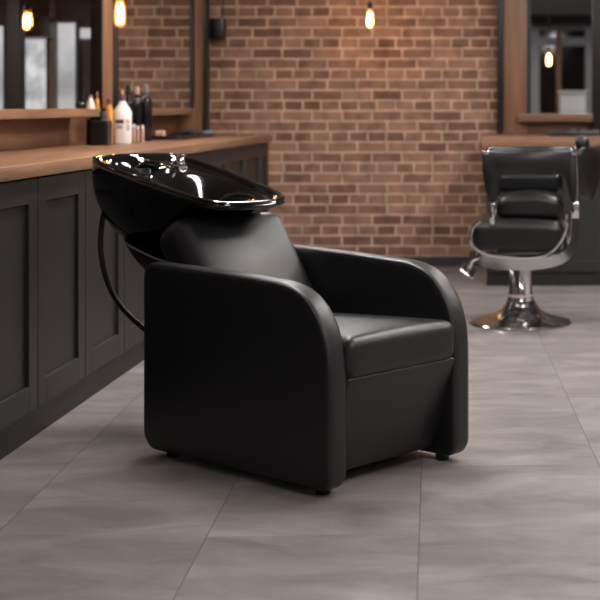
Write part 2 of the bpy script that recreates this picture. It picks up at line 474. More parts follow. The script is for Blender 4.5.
# wooden splash boards
o = MB().box(XL+.003, XL+.03, 3.6, 9.3, ZT, 1.041, .002).build('splashback', WOOD_Y)
tag(o, 'low oak splashback between long worktop and mirror shelves', 'splashback')

GX = -2.0   # plane of the mirror glass
def ydep(px, X=GX): return -X*F/(CX-px)
# first mirror: shelf, post, black edging, near-clear pane onto the room standing in for its reflection
t = thing('wall_mirror', (GX, 6.0, 1.085), 'large oak framed mirror at the left photo edge showing a dark shop', 'mirror', 'oak framed mirrors above the long counter')
def loc(x, y, z): return x-GX, y-6.0, z-1.085
def pbox(name, m, x0, x1, y0, y1, z0, z1, par=t, off=(GX, 6.0, 1.085), bev=.002):
    return MB().box(x0-off[0], x1-off[0], y0-off[1], y1-off[1], z0-off[2], z1-off[2], bev).build(name, m, par)
pbox('glass', PANE, GX-.012, GX-.006, MY0+.02, ydep(101.5), 1.075, 2.1, bev=0)
fr = MB()
fr.box(-.03, .006, ydep(103, -1.994)-6.0, ydep(113, -1.994)-6.0, 1.083-1.085, 2.18-1.085, .002)
fr.box(-.03, .006, MY0-.1-6.0, MY0+.02-6.0, 1.083-1.085, 2.18-1.085, .002)
fr.box(-.03, .006, MY0+.02-6.0, ydep(103, -1.994)-6.0, 2.1-1.085, 2.18-1.085, .002)
fr.build('frame', WOOD_Z, t)
pbox('edging', BLACKM, GX-.03, GX+.004, ydep(101), ydep(103), 1.08, 2.1, bev=0)
sh = MB().box(XL+.002, -1.965, 3.6, ydep(101, -1.965), 1.042, 1.081, .003).build('wall_shelf', WOOD_Y)
tag(sh, 'oak shelf board under the dark left mirror carrying small bottles', 'shelf', 'oak shelf boards under the left mirrors')
# black upright between the two mirrors
ps = MB().box(XL+.031, GX+.006, ydep(113.3, -1.994), ydep(118.8, -1.994), ZT, ZC).build('upright', BLACKM)
tag(ps, 'black upright between the two left mirrors behind white bottle', 'post', 'black uprights beside the mirrors')
# second mirror (reflects the brick wall)
off = (GX, 8.2, 1.085)
t2 = thing('wall_mirror', off, 'oak framed mirror reflecting the brick wall, behind black bottles', 'mirror', 'oak framed mirrors above the long counter')
pbox('glass', MIRROR, GX-.012, GX-.006, ydep(119)+.002, ydep(192), 1.075, 2.1, t2, off, 0)
fr = MB()
fr.box(XL-GX, .004, ydep(194.5)-8.2, ydep(202)-8.2, ZT-1.085, 2.18-1.085, .002)
fr.box(XL-GX, .004, ydep(119)+.002-8.2, ydep(194.5)-8.2, 2.1-1.085, 2.18-1.085, .002)
fr.build('frame', WOOD_Z, t2)
pbox('edging', BLACKM, GX-.03, GX+.003, ydep(192), ydep(194.5), 1.08, 2.1, t2, off, 0)
pbox('backing', BLACKM, XL+.001, GX-.013, ydep(119)+.002, ydep(192), 1.08, 2.1, t2, off, 0)
sh = MB().box(XL+.031, -1.975, ydep(119)+.002, ydep(194, -1.975), 1.042, 1.081, .003).build('wall_shelf', WOOD_Y)
tag(sh, 'oak shelf board under the mirror that reflects brick', 'shelf', 'oak shelf boards under the left mirrors')
# black corner upright
yb0 = 9.36
ps = MB().box(-2.11, -1.995, yb0, 9.5, ZT, ZC, .002).build('upright', BLACKM)
tag(ps, 'black upright in the corner at the far end of the left counter', 'post', 'black uprights beside the mirrors')
ps.location.y = 0
# the far end of the counter carries a short return under the corner upright
o = MB().box(-2.11, -1.9, CEND+.012, 9.7, .863, ZT, .003).build('corner_ledge', WOOD_Y)
tag(o, 'short oak ledge joining long worktop to the brick wall corner', 'ledge')
o = MB().box(-2.11, -1.92, CEND+.012, 9.69, 0, .862).build('corner_filler', CAB, flat=True)
tag(o, 'dark filler panel under the oak ledge in the corner', 'panel')

# wall box on the brick
c = P(219.5, 29, 9.68)
t = thing('wall_box', (c.x, YB, c.z), 'small black box with a cable on brick wall beside corner upright', 'box')
MB().box(-.045, .045, -.13, -.02, -.07, .07, .008).build('body', PLAST, t)
MB().box(-.085, -.03, -.025, 0, -.06, .06, .004).build('bracket', BLACKM, t)
MB().tube([(.02,-.015,.06),(.022,-.008,.3),(.022,-.008,1.0-.15+.3)], .003, 6).build('cable', RUBBER, t)

# ------------------------------------------------------------------ bottles and jars on the left counter
def on_counter(px, y): # base on worktop
    Y = (EYE-ZT)*F/(y-CY); return Vector(((px-CX)*Y/F, Y, ZT))
def sc(Y): return F/Y
def at_x(px, X): return Vector((X, -X*F/(CX-px), ZT))
# white pump bottle
p = on_counter(122.3, 144); k = 1/sc(p.y)
t = thing('lotion_bottle', p, 'large white bottle with plum cap and dark print on the worktop', 'bottle')
R = 9.2*k
MB().lathe([(R*.9,0),(R,2*k),(R,30.5*k),(R*.95,33*k),(R*.76,36*k),(R*.52,39*k),(R*.38,42*k),(R*.34,43*k)], seg=28).build('body', WHITE, t)
MB().lathe([(R*.36,43*k),(R*.36,49*k),(R*.25,50*k)], seg=20).build('cap', PURPLE, t)
MB().lathe([(R*.16,50*k),(R*.16,53*k),(R*.1,54*k)], seg=12).build('nozzle', YELLOW, t)
def wrap(name, m, a0, a1, z0, z1, par, rad):
    b = MB(); n = 8
    rows = []
    for z in (z0, z1):
        rows.append([(rad*math.cos(a0+(a1-a0)*i/n), rad*math.sin(a0+(a1-a0)*i/n), z) for i in range(n+1)])
    rows2 = [[(x*(1-.04), y*(1-.04), z) for x, y, z in r] for r in rows]
    ring = [rows[0][i] for i in range(n+1)]
    b.loft([rows2[0], rows[0], rows[1], rows2[1]], False, False, False)
    return b.build(name, m, par)
aw = math.atan2(-p.y, -p.x)     # towards the camera
wrap('print', INK, aw-.75, aw+.15, 20.5*k, 24.5*k, t, R*1.012)
wrap('print', INK_G, aw-.62, aw+.02, 15.5*k, 19*k, t, R*1.012)
wrap('print', INK_O, aw+.35, aw+.85, 20.5*k, 24.5*k, t, R*1.012)
wrap('print', INK_G, aw+.45, aw+.85, 13.5*k, 19.5*k, t, R*1.012)
# orange bottle
p = at_x(109.3, -1.945); k = 1/sc(p.y)
t = thing('orange_bottle', p, 'slim orange bottle with brown cap behind the black canister', 'bottle')
MB().lathe([(3.3*k,0),(3.5*k,1*k),(3.5*k,36*k),(2.4*k,39*k),(2.2*k,40*k)], seg=18).build('body', ORANGE, t)
MB().lathe([(2.4*k,40*k),(2.4*k,45*k),(1.2*k,46*k)], seg=16).build('cap', BROWN, t)
# black canister with navy cap
p = at_x(100.8, -1.94); k = 1/sc(p.y)
t = thing('canister', p, 'squat black canister with navy cap left of the white bottle', 'canister')
b = MB(); rcube(b, 9.2*k, 9.2*k, 12.5*k, 2*k, deform=lambda v: v+Vector((0,0,12.5*k))); b.build('body', PLAST, t)
MB().lathe([(3.2*k,25*k),(3.2*k,26.3*k)], (3.5*k,-3*k,0), seg=16).build('collar', STEEL_RIM, t)
MB().lathe([(3.6*k,26.3*k),(3.6*k,33*k),(3*k,34*k)], (3.5*k,-3*k,0), seg=16).build('cap', NAVY, t)
p = at_x(91.5, -2.0); k = 1/sc(p.y)
t = thing('canister', p, 'small black jar tucked behind the squat black canister', 'canister')
MB().lathe([(4.6*k,0),(5*k,1*k),(5*k,21*k),(4.4*k,22*k)], seg=20).build('body', PLAST, t)
MB().lathe([(4.7*k,22*k),(4.7*k,25*k),(4.2*k,25.6*k)], seg=20).build('lid', BLACKM, t)
# black tall bottles
def tall(px, y, wpx, hb, ht, capm, label, capw=2.4):
    p = at_x(px, y); k = 1/sc(p.y)
    t = thing('black_bottle', p, label, 'bottle', 'tall black bottles on the tray')
    r = wpx/2*k
    MB().lathe([(r*.93,0),(r,1*k),(r,hb*k-5*k),(r*.9,hb*k-2*k),(r*.45,hb*k+.5*k),(1.9*k,hb*k+2*k),(1.8*k,hb*k+4*k)], seg=22).build('body', BOTTLE_K, t)
    MB().lathe([(capw*k,hb*k+4*k),(capw*k,ht*k-3*k),(capw*.8*k,ht*k-1*k),(capw*.3*k,ht*k)], seg=16).build('cap', capm, t)
tall(128.8, -1.95, 9.8, 44, 58, BLACKM, 'tall black bottle with black cap just behind white bottle')
tall(137.4, -1.95, 8.6, 43, 55, FLESH, 'tall black bottle with dusty pink cap, middle of the three')
tall(146.0, -1.93, 12.2, 44, 57, GREYCAP, 'tall black bottle with grey round cap, rightmost on the worktop')
for dx, dy, h, lab in ((133.6, 143.4, 19, 'small dusty pink vial right beside the white bottle'), (137.6, 142.4, 17, 'small dusty pink vial, middle of three before the black bottles'), (142.2, 142.2, 17, 'small dusty pink vial furthest right before the black bottles')):
    p = at_x(dx, -1.87); k = 1/sc(p.y)
    t = thing('vial', p, lab, 'vial', 'small vials before the black bottles')
    MB().lathe([(1.8*k,0),(2*k,.6*k),(2*k,h*k-4*k),(1.5*k,h*k-3*k)], seg=14).build('body', FLESH, t)
    MB().lathe([(1.6*k,h*k-3*k),(1.6*k,h*k),(1.3*k,h*k+.4*k)], seg=14).build('cap', WHITE_L, t)
# tray with a comb and a small pink item
y0 = 7.3
t = thing('tool_tray', (-1.885, 8.2, ZT), 'flat black tray on the long worktop right of black bottles', 'tray')
b = MB(); b.box(-.1, .1, -.42, .42, 0, .012, .003); b.build('base', PLAST, t)
b = MB(); b.box(-.1, -.09, -.42, .42, .012, .024, .002); b.box(.09, .1, -.42, .42, .012, .024, .002); b.box(-.09, .09, -.42, -.41, .012, .024, .002); b.box(-.09, .09, .41, .42, .012, .024, .002)
b.build('rim', PLAST, t)
t = thing('hair_clipper', (-1.88, 8.42, ZT+.0125), 'dark hair clipper with silver head lying on the black tray', 'clipper', rz=.15)
b = MB(); rcube(b, .022, .085, .018, .012, deform=lambda v: v+Vector((0,0,.018))); b.build('body', PLAST, t)
MB().box(-.02, .02, .083, .112, .006, .026, .003).build('blade', STEEL_RIM, t)
p = Vector((-1.92, 7.84, ZT+.0125)); 
t = thing('soap_bar', p, 'small dusty pink rounded bar on the long counter tray', 'soap')
b = MB(); rcube(b, .028, .03, .02, .014, deform=lambda v: v+Vector((0,0,.02))); b.build('body', FLESH, t)
p = Vector((-1.93, 9.14, ZT)); 
p = on_counter(206, 132.4); p.x = -1.935; p.y = 9.17
o = MB(); rcube(o, .03, .028, .014, .009, deform=lambda v: v+Vector((p.x, p.y, ZT+.014)))
tag(o.build('folded_cloth', PALEBLUE), 'small folded pale blue cloth at the foot of corner upright', 'cloth')
# bottles on the left shelf
def on_shelf(px, X=-1.99):
    return Vector((X, -X*F/(CX-px), 1.081))
p = on_shelf(90.5); k = 1/sc(p.y)
t = thing('shelf_bottle', p, 'small white cone bottle standing on the left mirror shelf', 'bottle')
MB().lathe([(4.4*k,0),(4.6*k,1*k),(3.6*k,6*k),(2*k,10*k),(1.7*k,11*k)], seg=18).build('body', WHITE, t)
MB().lathe([(1.9*k,11*k),(1.9*k,13*k),(1.4*k,13.6*k)], seg=14).build('cap', FLESH, t)
p = on_shelf(97.0); k = 1/sc(p.y)
t = thing('shelf_bottle', p, 'small orange bottle standing on the left mirror shelf end', 'bottle')
MB().lathe([(2.4*k,0),(2.5*k,1*k),(2.3*k,8*k),(1.4*k,10.5*k)], seg=16).build('body', ORANGE, t)
MB().lathe([(1.5*k,10.5*k),(1.5*k,16*k),(.8*k,17*k)], seg=14).build('cap', BROWN, t)
p = on_shelf(81, -1.995); k = 1/sc(p.y)
t = thing('shaving_brush', p, 'black shaving brush lying on the left mirror shelf', 'brush')
b = MB(); b.lathe([(2*k,-5*k),(3.6*k,-3*k),(3.4*k,0),(2.2*k,2*k),(2.6*k,5*k),(1.8*k,6*k)], (0,0,3.6*k), 16, Matrix.Rotation(PI/2, 3, 'X')); b.build('handle', PLAST, t)
b = MB(); b.lathe([(1.9*k,6*k),(2.8*k,9*k),(2.4*k,12*k)], (0,0,3.6*k), 16, Matrix.Rotation(PI/2, 3, 'X')); b.build('bristles', RUBBER, t)

# ------------------------------------------------------------------ right counter with mirror
YR = 8.6
o = MB().box(-.157, 3.0, YR, YB-.001, .838, ZT, .003).build('worktop', WOOD_X)
tag(o, 'thick oak worktop on the right behind the barber chair', 'worktop')
def cabinet_r(x0, x1, label):
    t = thing('cabinet', ((x0+x1)/2, YR+.03, 0), label, 'cabinet', 'black cabinets under the right worktop')
    h = (x1-x0)/2
    MB().box(-h, h, .022, 1.0, .08, .837).build('body', CAB_R, t, flat=True)
    MB().box(-h, h, .012, 1.0, 0, .08).build('plinth', KICK, t, flat=True)
    b = MB(); st = .07; g = .002
    b.box(-h+g, -h+st, 0, .02, .084, .83, .002); b.box(h-st, h-g, 0, .02, .084, .83, .002)
    b.box(-h+st, h-st, 0, .02, .084, .084+st, .002); b.box(-h+st, h-st, 0, .02, .83-st, .83, .002)
    d = b.build('door', CAB_R, t, flat=True)
    MB().box(-h+st, h-st, .008, .021, .084+st, .83-st).build('panel', CAB_R, d, flat=True)
cabinet_r(-.13, .33, 'black cabinet at left end of right worktop, behind the barber chair')
cabinet_r(.33, .79, 'black cabinet at the right photo edge under the worktop')
cabinet_r(.79, 1.25, 'black cabinet just outside the right photo edge')
YM = 9.62
def xat(px, Y=YM): return (px-CX)*Y/F
def zat(y, Y=YM): return EYE-(y-CY)*Y/F
t = thing('wall_mirror', (xat(560), YM, 1.04), 'oak framed mirror on the right reflecting a bulb and grey door', 'mirror')
off = (xat(560), YM, 1.04)
pbox('glass', MIRROR, xat(531), xat(592.5), YM, YM+.006, zat(114), 2.1, t, off, 0)
pbox('stile', WOOD_Z, xat(503.5), xat(527), YM-.02, YB-.001, ZT, 2.3, t, off)
pbox('edging', BLACKM, xat(527), xat(531), YM-.025, YM+.03, zat(114), 2.3, t, off, 0)
pbox('rail', WOOD_X, xat(527), xat(592.5), YM-.015, YM+.02, 2.1, 2.3, t, off)
pbox('splash_board', WOOD_X, xat(527), xat(592.5), YM+.03, YB-.001, ZT, zat(121.5), t, off)
pbox('backing', BLACKM, xat(531), xat(592.5), YM+.007, YB-.001, zat(114), 2.1, t, off, 0)
pbox('ledge', WOOD_X, xat(519), xat(592.5), YM-.09, YM+.03, zat(121.5), zat(113.6), t, off)
ps = MB().box(xat(497), xat(503.3), YM-.04, YB-.001, ZT, ZC, .002).build('upright', BLACKM)
tag(ps, 'slim black upright between brick wall and right oak panel', 'post', 'black uprights beside the mirrors')
ps = MB().box(xat(592.7), xat(625), YM-.12, YB-.001, ZT, ZC, .002).build('column', BLACKM)
tag(ps, 'broad black column at the right photo edge', 'column')
# dryer and tray
p = P(585, 139.5, 8.95)
t = thing('tool_tray', (.52, 8.85, ZT), 'dark tray holding tools on the right worktop', 'tray')
b = MB(); b.box(-.27, .16, -.13, .13, 0, .012, .004); b.build('base', PLAST, t)
b = MB(); b.box(-.27, .16, -.13, -.122, .012, .024, .001); b.box(-.27, .16, .122, .13, .012, .024, .001); b.box(-.27, -.262, -.122, .122, .012, .024, .001); b.box(.152, .16, -.122, .122, .012, .024, .001)
b.build('rim', PLAST, t)
for i, (dx, lab) in enumerate(((-.12, 'small grey steel tin on the dark right tray, leftmost'), (-.05, 'small grey steel tin on dark right tray, middle'), (.02, 'small grey steel tin on dark right tray, rightmost'))):
    t = thing('tin', (.52+dx, 8.83, ZT+.0125), lab, 'tin', 'small tins on the right tray')
    MB().lathe([(.024,0),(.026,.002),(.026,.022)], seg=18).build('body', GREYCAP, t)
    MB().lathe([(.027,.022),(.027,.03),(.024,.032)], seg=18).build('lid', CHROME_D, t)
t = thing('spray_bottle', (.597, 8.72, ZT+.0125), 'small clear and chrome spray bottle at right end of tray', 'bottle')
MB().lathe([(.016,0),(.018,.003),(.018,.03),(.008,.04)], seg=16).build('body', CHROME_D, t)
MB().lathe([(.009,.04),(.009,.055),(.012,.058),(.012,.07),(.006,.074)], seg=14).build('cap', CHROME, t)
# white reception desk by the door (seen in the mirror)
t = thing('reception_desk', (1.0, -2.15, 0), 'tall white reception desk near the door, reflected in right mirror', 'desk')
MB().box(-.22, .16, -.25, .25, 0, 1.28, .01).build('body', WHITE_L, t)
MB().box(-.24, .18, -.27, .27, 1.28, 1.32, .008).build('top', WHITE_L, t)

# ------------------------------------------------------------------ the shampoo chair
P0 = Vector((-1.14, 4.46, 0)); TH = math.radians(-39.5)
chair = thing('shampoo_chair', P0, 'black leather shampoo chair with glossy basin in the middle of the floor', 'chair', None, TH)
# local axes: x = forward (s), y = across away from camera (w), z = up
FWD = Vector((math.cos(TH), math.sin(TH), 0)); SID = Vector((-math.sin(TH), math.cos(TH), 0))
def ray_w(px, py, wv):
    """point of the chair frame on the plane y=wv seen at a photo position"""
    d = Vector(((px-CX)/F, 1, -(py-CY)/F)); o_ = Vector((0,0,EYE))
    k = (wv - (o_-P0).dot(SID)) / d.dot(SID)
    q_ = o_+d*k-P0
    return Vector((q_.dot(FWD), wv, q_.z))
WID = .592; TA = .072; LA = .838; ZA = .612
def arm_profile(inset=0., ZA=.612):
    """closed outline in (s,z), counter-clockwise, with rounded corners"""
    i = inset
    x0, x1, z0, z1 = i-.014, LA-i, .018+i, ZA-i
    pts = []
    def corner(cx, cz, rx, rz, a0, a1, n, pw=1.0):
        for k in range(n+1):
            a = a0+(a1-a0)*k/n
            c_, s_ = math.cos(a), math.sin(a)
            pts.append((cx+rx*math.copysign(abs(c_)**pw, c_), cz+rz*math.copysign(abs(s_)**pw, s_)))
    rb = .05-i*.6; rr = .045-i*.6
    corner(x0+rb+.01, z0+rb+.01, rb+.01, rb+.01, PI, 1.5*PI, 8)
    corner(x1-rb, z0+rb, rb, rb, 1.5*PI, 2*PI, 8)
    R1 = .265-i; R2 = .29-i
    corner(x1-R1, z1-.013-R2, R1, R2, 0, PI/2, 22, .80)
    pts.append((.36, z1-.005))
    corner(x0+rr, z1-rr, rr, rr, PI/2, PI, 8)
    return pts
def arm(y0, y1, za):
    rings = []
    r = .017; n = 5
    for k in range(n, -1, -1):
        a = PI/2*k/n
        rings.append([(x, y0+r*(1-math.sin(a)), z) for x, z in arm_profile(r*(1-math.cos(a)), za)])
    for k in range(n+1):
        a = PI/2*k/n
        rings.append([(x, y1-r*(1-math.sin(a)), z) for x, z in arm_profile(r*(1-math.cos(a)), za)])
    # bring end loops in a little so that the panels dome softly
    def dome(ring, dy):
        cx = sum(p[0] for p in ring)/len(ring); cz = sum(p[2] for p in ring)/len(ring)
        return [[(cx+(p[0]-cx)*f, p[1]+dy*(1-f), cz+(p[2]-cz)*f) for p in ring] for f in (.9, .5)]
    b = MB()
    b.loft(list(reversed(dome(rings[0], -.006))) + rings + dome(rings[-1], .006))
    return b
for y0, out in ((0, 0), (WID-TA, 1)):
    za = .604 if not out else .620
    a_ = arm(y0, y0+TA, za).build('armrest', LEATHER, chair, sharp=50)
    ys = y0+.004 if not out else y0+TA-.004
    for yv in (y0+.0035, y0+TA-.0035):
        b = MB(); pr = [Vector((x, yv, z)) for x, z in arm_profile(.0058, za)]
        b.tube(pr+[pr[0]], .0011, 6); b.build('piping', LEATHER, a_)
# body under seat: box with front face leaning in
yi0, yi1 = TA-.004, WID-TA+.004
def prism(mb, prof, y0, y1):
    mb.loft([[(x, y0, z) for x, z in prof], [(x, y1, z) for x, z in prof]])
b = MB(); prism(b, [(.03,.05),(.70,.05),(.79,.32),(.03,.32)], yi0, yi1); b.build('base', LEATHER, chair, sharp=30)
b = MB()
def dfront(v):
    # v: x thickness, y across, z height
    t_ = (v.z+.145)/.29
    return Vector((.725+.095*t_+v.x, WID/2+v.y, .184+v.z))
rcube(b, .022, (yi1-yi0)/2, .145, .012, deform=dfront); b.build('front_panel', LEATHER, chair)
# seat cushion
b = MB()
hx, hy, hz = .30, (yi1-yi0)/2+.001, .062
def dseat(v):
    q_ = v.copy()
    if v.z > 0: q_.z += .016*(1-(v.y/hy)**2)*(1-(v.x/hx)**4) + .0
    q_.z += -.03*(1-(v.x+hx)/(2*hx))          # dips towards the back
    return q_+Vector((.548, WID/2, .381))
rcube(b, hx, hy, hz, .034, 10, 5, dseat)
seat = b.build('seat', LEATHER, chair)
# backrest: thick reclined pad
b = MB()
rec = math.radians(36)
hyb = (yi1-yi0)/2-.002; hzb = .195; hxb = .075
def dback(v):
    q_ = v.copy()
    if v.x > 0: q_.x += .03*(1-(v.y/hyb)**2)*(1-(v.z/hzb)**2)
    c_, s_ = math.cos(rec), math.sin(rec)
    x = q_.x*c_ - q_.z*s_; z = q_.x*s_ + q_.z*c_
    return Vector((x+.098, WID/2+q_.y, z+.555))
rcube(b, hxb, hyb, hzb, .055, 10, 6, dback)
b.build('backrest', LEATHER, chair)
# rear panel closing the back of the chair
b = MB(); b.box(.012, .05, yi0, yi1, .05, .53, .012, 3); b.build('back_panel', LEATHER, chair)
for sx in (.085, LA-.075):
    for sy in (.045, WID-.045):
        MB().lathe([(.019,0),(.021,.003),(.021,.04)], (sx, sy, 0), 16).build('foot', RUBBER, chair)

# basin -------------------------------------------------------------
WC = .291
def zrim(s): return .822-.21*s
S0, S1 = -.478, .2
_half = smooth([Vector(p_+(0,)) for p_ in ((-.478,-.03),(-.478,.03),(-.476,.09),(-.468,.148),(-.450,.175),(-.418,.187),(-.36,.195),(-.25,.203),(-.13,.204),(-.02,.194),(.07,.182),(.13,.163),(.17,.135),(.19,.10),(.199,.05),(.2,0.),(.199,-.05))], 12)
_half = [p_ for p_ in _half if p_.y >= 0]
def _resample(pts, n):
    d_ = [0]
    for a_, b_ in zip(pts, pts[1:]): d_.append(d_[-1]+(b_-a_).length)
    out_ = []; k_ = 0
    for i_ in range(n):
        t_ = d_[-1]*i_/(n-1)
        while k_ < len(d_)-2 and d_[k_+1] < t_: k_ += 1
        f_ = (t_-d_[k_])/max(1e-9, d_[k_+1]-d_[k_])
        out_.append(pts[k_].lerp(pts[k_+1], f_))
    return out_
_hp = _resample(list(reversed(_half)), 57)          # from the front lip round to the rear
_full = [(p_.x, p_.y) for p_ in _hp] + [(p_.x, -p_.y) for p_ in reversed(_hp[1:-1])]
def outline(a, s0=S0, s1=S1, kw=1.):
    s, w_ = _full[int(round(a/(2*PI)*len(_full))) % len(_full)]
    t_ = (s-S0)/(S1-S0)
    return s0+(s1-s0)*t_, w_*kw
NA = 112
def sstep(a, b_, x):
    t_ = max(0, min(1, (x-a)/(b_-a))); return t_*t_*(3-2*t_)
basin_root = None
# outer shell
levels = [(0., S0, S1, 1.), (.010, S0-.003, S1+.002, 1.01), (.018, S0-.003, S1-.006, 1.01), (.026, S0-.002, S1-.032, 1.0), (.045, S0-.002, S1-.085, .995), (.075, S0-.001, S1-.15, .985), (.11, S0+.003, S1-.205, .955), (.15, S0+.013, S1-.25, .905), (.19, S0+.032, S1-.285, .835), (.225, S0+.06, S1-.315, .74), (.252, S0+.095, S1-.345, .62), (.270, S0+.14, S1-.375, .46), (.277, S0+.2, S1-.41, .24)]
b = MB()
rings = []
for dz, a0, a1, kw in levels:
    r_ = []
    for i in range(NA):
        s, w_ = outline(2*PI*i/NA, a0, a1, kw)
        r_.append((s, WC+w_, zrim(s)-dz))
    rings.append(r_)
b.loft(list(reversed(rings)), True, False)
# upper surface with ledge, recess and bowl
sc0 = -.06
NR = 46
def ztop(s, w_, edge):
    """edge: 0 at the rim, grows inwards (metres, approx)"""
    z = zrim(s)
    z += .006*sstep(0, .006, edge) - .020*sstep(.012, .034, edge)      # raised rim then gutter
    # bowl
    u = (s+.075)/.215; v_ = w_/(.168-.03*max(0, u))
    rr_ = (abs(u)**2.5+abs(v_)**2.5)**(1/2.5)
    z -= .125*(1-sstep(.12, 1.06, rr_))
    # oval well for the spray in the rear ledge
    u = (s+.375)/.058; v_ = (w_+.055)/.085
    z -= .075*(1-sstep(.72, 1.0, math.hypot(u, v_)))
    u = math.hypot((s+.375)/.072, (w_+.055)/.1)
    z += .012*sstep(.84, 1.0, u)*(1-sstep(1.02, 1.3, u))
    return z
rings = []
for k in range(NR+1):
    f = 1-(k/NR)**1.0
    r_ = []
    for i in range(NA):
        s, w_ = outline(2*PI*i/NA)
        s_ = sc0+(s-sc0)*f; wv = w_*f
        e = (1-f)*math.hypot(s-sc0, w_)*.8
        if k == NR: e = 1; s_ = sc0+(s-sc0)*.004; wv = w_*.004
        r_.append((s_, WC+wv, ztop(s_, wv, e)))
    rings.append(r_)
b.loft(rings, False, True)
bmesh.ops.remove_doubles(b.bm, verts=b.bm.verts[:], dist=.0004)
basin = b.build('basin', GLOSS, chair, sharp=60)
# rim bead along the edge
pr = []
for i in range(NA+1):
    s, w_ = outline(2*PI*(i % NA)/NA)
    pr.append(Vector((s, WC+w_, zrim(s)+.002)))
b = MB(); b.tube(pr, .003, 8); b.build('rim', GLOSS, basin)
# tap, spray head and drain
def bz(s, w_): return ztop(s, w_-WC, .2)
t_s, t_w = -.32, WC+.09
b = MB(); b.lathe([(.024,0),(.024,.012),(.017,.02),(.015,.045),(.010,.052)], (t_s, t_w, bz(t_s, t_w)-.004), 20)
tap = b.build('mixer_tap', CHROME, basin)
b = MB(); b.tube([(t_s, t_w, bz(t_s,t_w)+.042), (t_s+.02, t_w-.01, bz(t_s,t_w)+.05), (t_s+.055, t_w-.025, bz(t_s,t_w)+.046)], .006, 10, 4); b.build('lever', CHROME, tap)
t_s, t_w = -.375, WC-.055
b = MB(); b.tube([(t_s-.01, t_w, bz(t_s,t_w)+.0), (t_s+.0, t_w, bz(t_s,t_w)+.05), (t_s+.04, t_w+.015, bz(t_s,t_w)+.082), (t_s+.085, t_w+.03, bz(t_s,t_w)+.078)], [.014]*20, 12, 5)
b.build('spray_head', GLOSS, basin)
b = MB(); b.lathe([(.028,0),(.03,.003),(.024,.006),(.006,.004)], (-.075, WC, bz(-.075, WC)-.002), 24); b.build('drain', CHROME_D, basin)
# cradle that carries the basin
b = MB()
def cr(s0, s1, z0, z1, hw, n=40, nn=3.):
    out_ = []
    for i in range(n):
        a = 2*PI*i/n; c_, s_ = math.cos(a), math.sin(a)
        x = math.copysign(abs(c_)**(2/nn), c_); y = math.copysign(abs(s_)**(2/nn), s_)
        s = (s0+s1)/2+(s1-s0)/2*x
        out_.append((s, WC+hw*y, z0+(z1-z0)*(x*.5+.5)))
    return out_
rg = [cr(-.325, .03, .662, .575, .2), cr(-.32, .03, .648, .565, .198), cr(-.295, .03, .612, .54, .188), cr(-.25, .03, .572, .50, .168), cr(-.17, .03, .52, .46, .13), cr(-.06, .03, .46, .42, .09)]
b.loft(rg)
cradle = b.build('cradle', SATIN, chair, sharp=50)
pr = [Vector(p_) for p_ in cr(-.327, .03, .664, .577, .202)]
b = MB(); b.tube(pr+[pr[0]], .0035, 8); b.build('cradle_rim', STEEL_RIM, cradle)['label'] = 'pale metal edge'
# pivot block between cradle and basin
b = MB(); b.lathe([(.075,.555),(.07,.60),(.085,.66)], (-.12, WC, 0), 24); b.build('pivot', SATIN, chair)
# hose
hp = [ray_w(px, py, .13) for px, py in ((107, 203), (102.5, 220), (100.5, 244), (103, 266), (110, 288), (121, 306), (134, 320), (147, 331), (160, 341))]
b = MB(); b.tube(hp, .0092, 10, 6); b.build('hose', RUBBER, chair)

# ------------------------------------------------------------------ barber chair
BX = P(521, 0, 7.15).x+.008
bc = thing('barber_chair', (BX, 7.15, 0), 'black barber chair on chrome pedestal before the right worktop', 'chair', None, math.radians(-2))
MB().lathe([(.253,0),(.256,.006),(.25,.014),(.2,.026),(.14,.045),(.10,.068),(.078,.098),(.07,.115),(.066,.118)], (-.01,.0,0), seg=56).build('base_plate', CHROME_D, bc)
MB().lathe([(.064,.02),(.07,.06),(.071,.1),(.062,.135),(.059,.14),(.059,.33)], (-.01,.0,0), seg=36).build('column', CHROME, bc)
MB().lathe([(.062,.135),(.062,.15)], (-.01,.0,0), seg=36).build('collar', CHROME, bc)
MB().box(-.15, .15, -.12, .12, .30, .345, .01).build('under_frame', CHROME_D, bc)
# sled side frames, curved flat strips of chrome
def strip(path, wd, y0, y1):
    mb = MB(); pts = smooth([Vector((x, 0, z)) for x, z in path], 6)
    rings = []
    for i, p_ in enumerate(pts):
        tg = (pts[min(i+1, len(pts)-1)]-pts[max(i-1, 0)]).normalized()
        nn = Vector((-tg.z, 0, tg.x))
        k_ = wd[0]+(wd[1]-wd[0])*i/(len(pts)-1)
        rings.append([(p_+nn*k_/2+Vector((0,y0,0))), (p_+nn*k_/2+Vector((0,y1,0))), (p_-nn*k_/2+Vector((0,y1,0))), (p_-nn*k_/2+Vector((0,y0-math.copysign(.006,y0),0)))])
    mb.loft(rings)
    return mb
path = [(.262,.555),(.264,.48),(.245,.405),(.185,.350),(.06,.326),(-.08,.328),(-.15,.338),(-.2,.36)]
inner = [(.222,.53),(.212,.485),(.185,.43),(.125,.375),(.03,.358),(-.1,.366),(-.16,.372),(-.222,.40),(-.245,.45),(-.235,.50),(-.20,.535)]
for sy in (-1, 1):
    fr_ = strip(path, (.034, .07), sy*.262, sy*.245).build('side_frame', CHROME, bc, sharp=40)
    b = MB(); b.tube([(x, sy*.262, z) for x, z in inner], .0075, 8, 5); b.build('bead', CHROME, fr_)
    MB().box(.245, .28, sy*.255-.012, sy*.255+.012, .55, .635, .004).build('link', CHROME, fr_)
    MB().box(-.155, -.13, sy*.255-.012, sy*.255+.012, .52, .63, .004).build('link', CHROME, fr_)
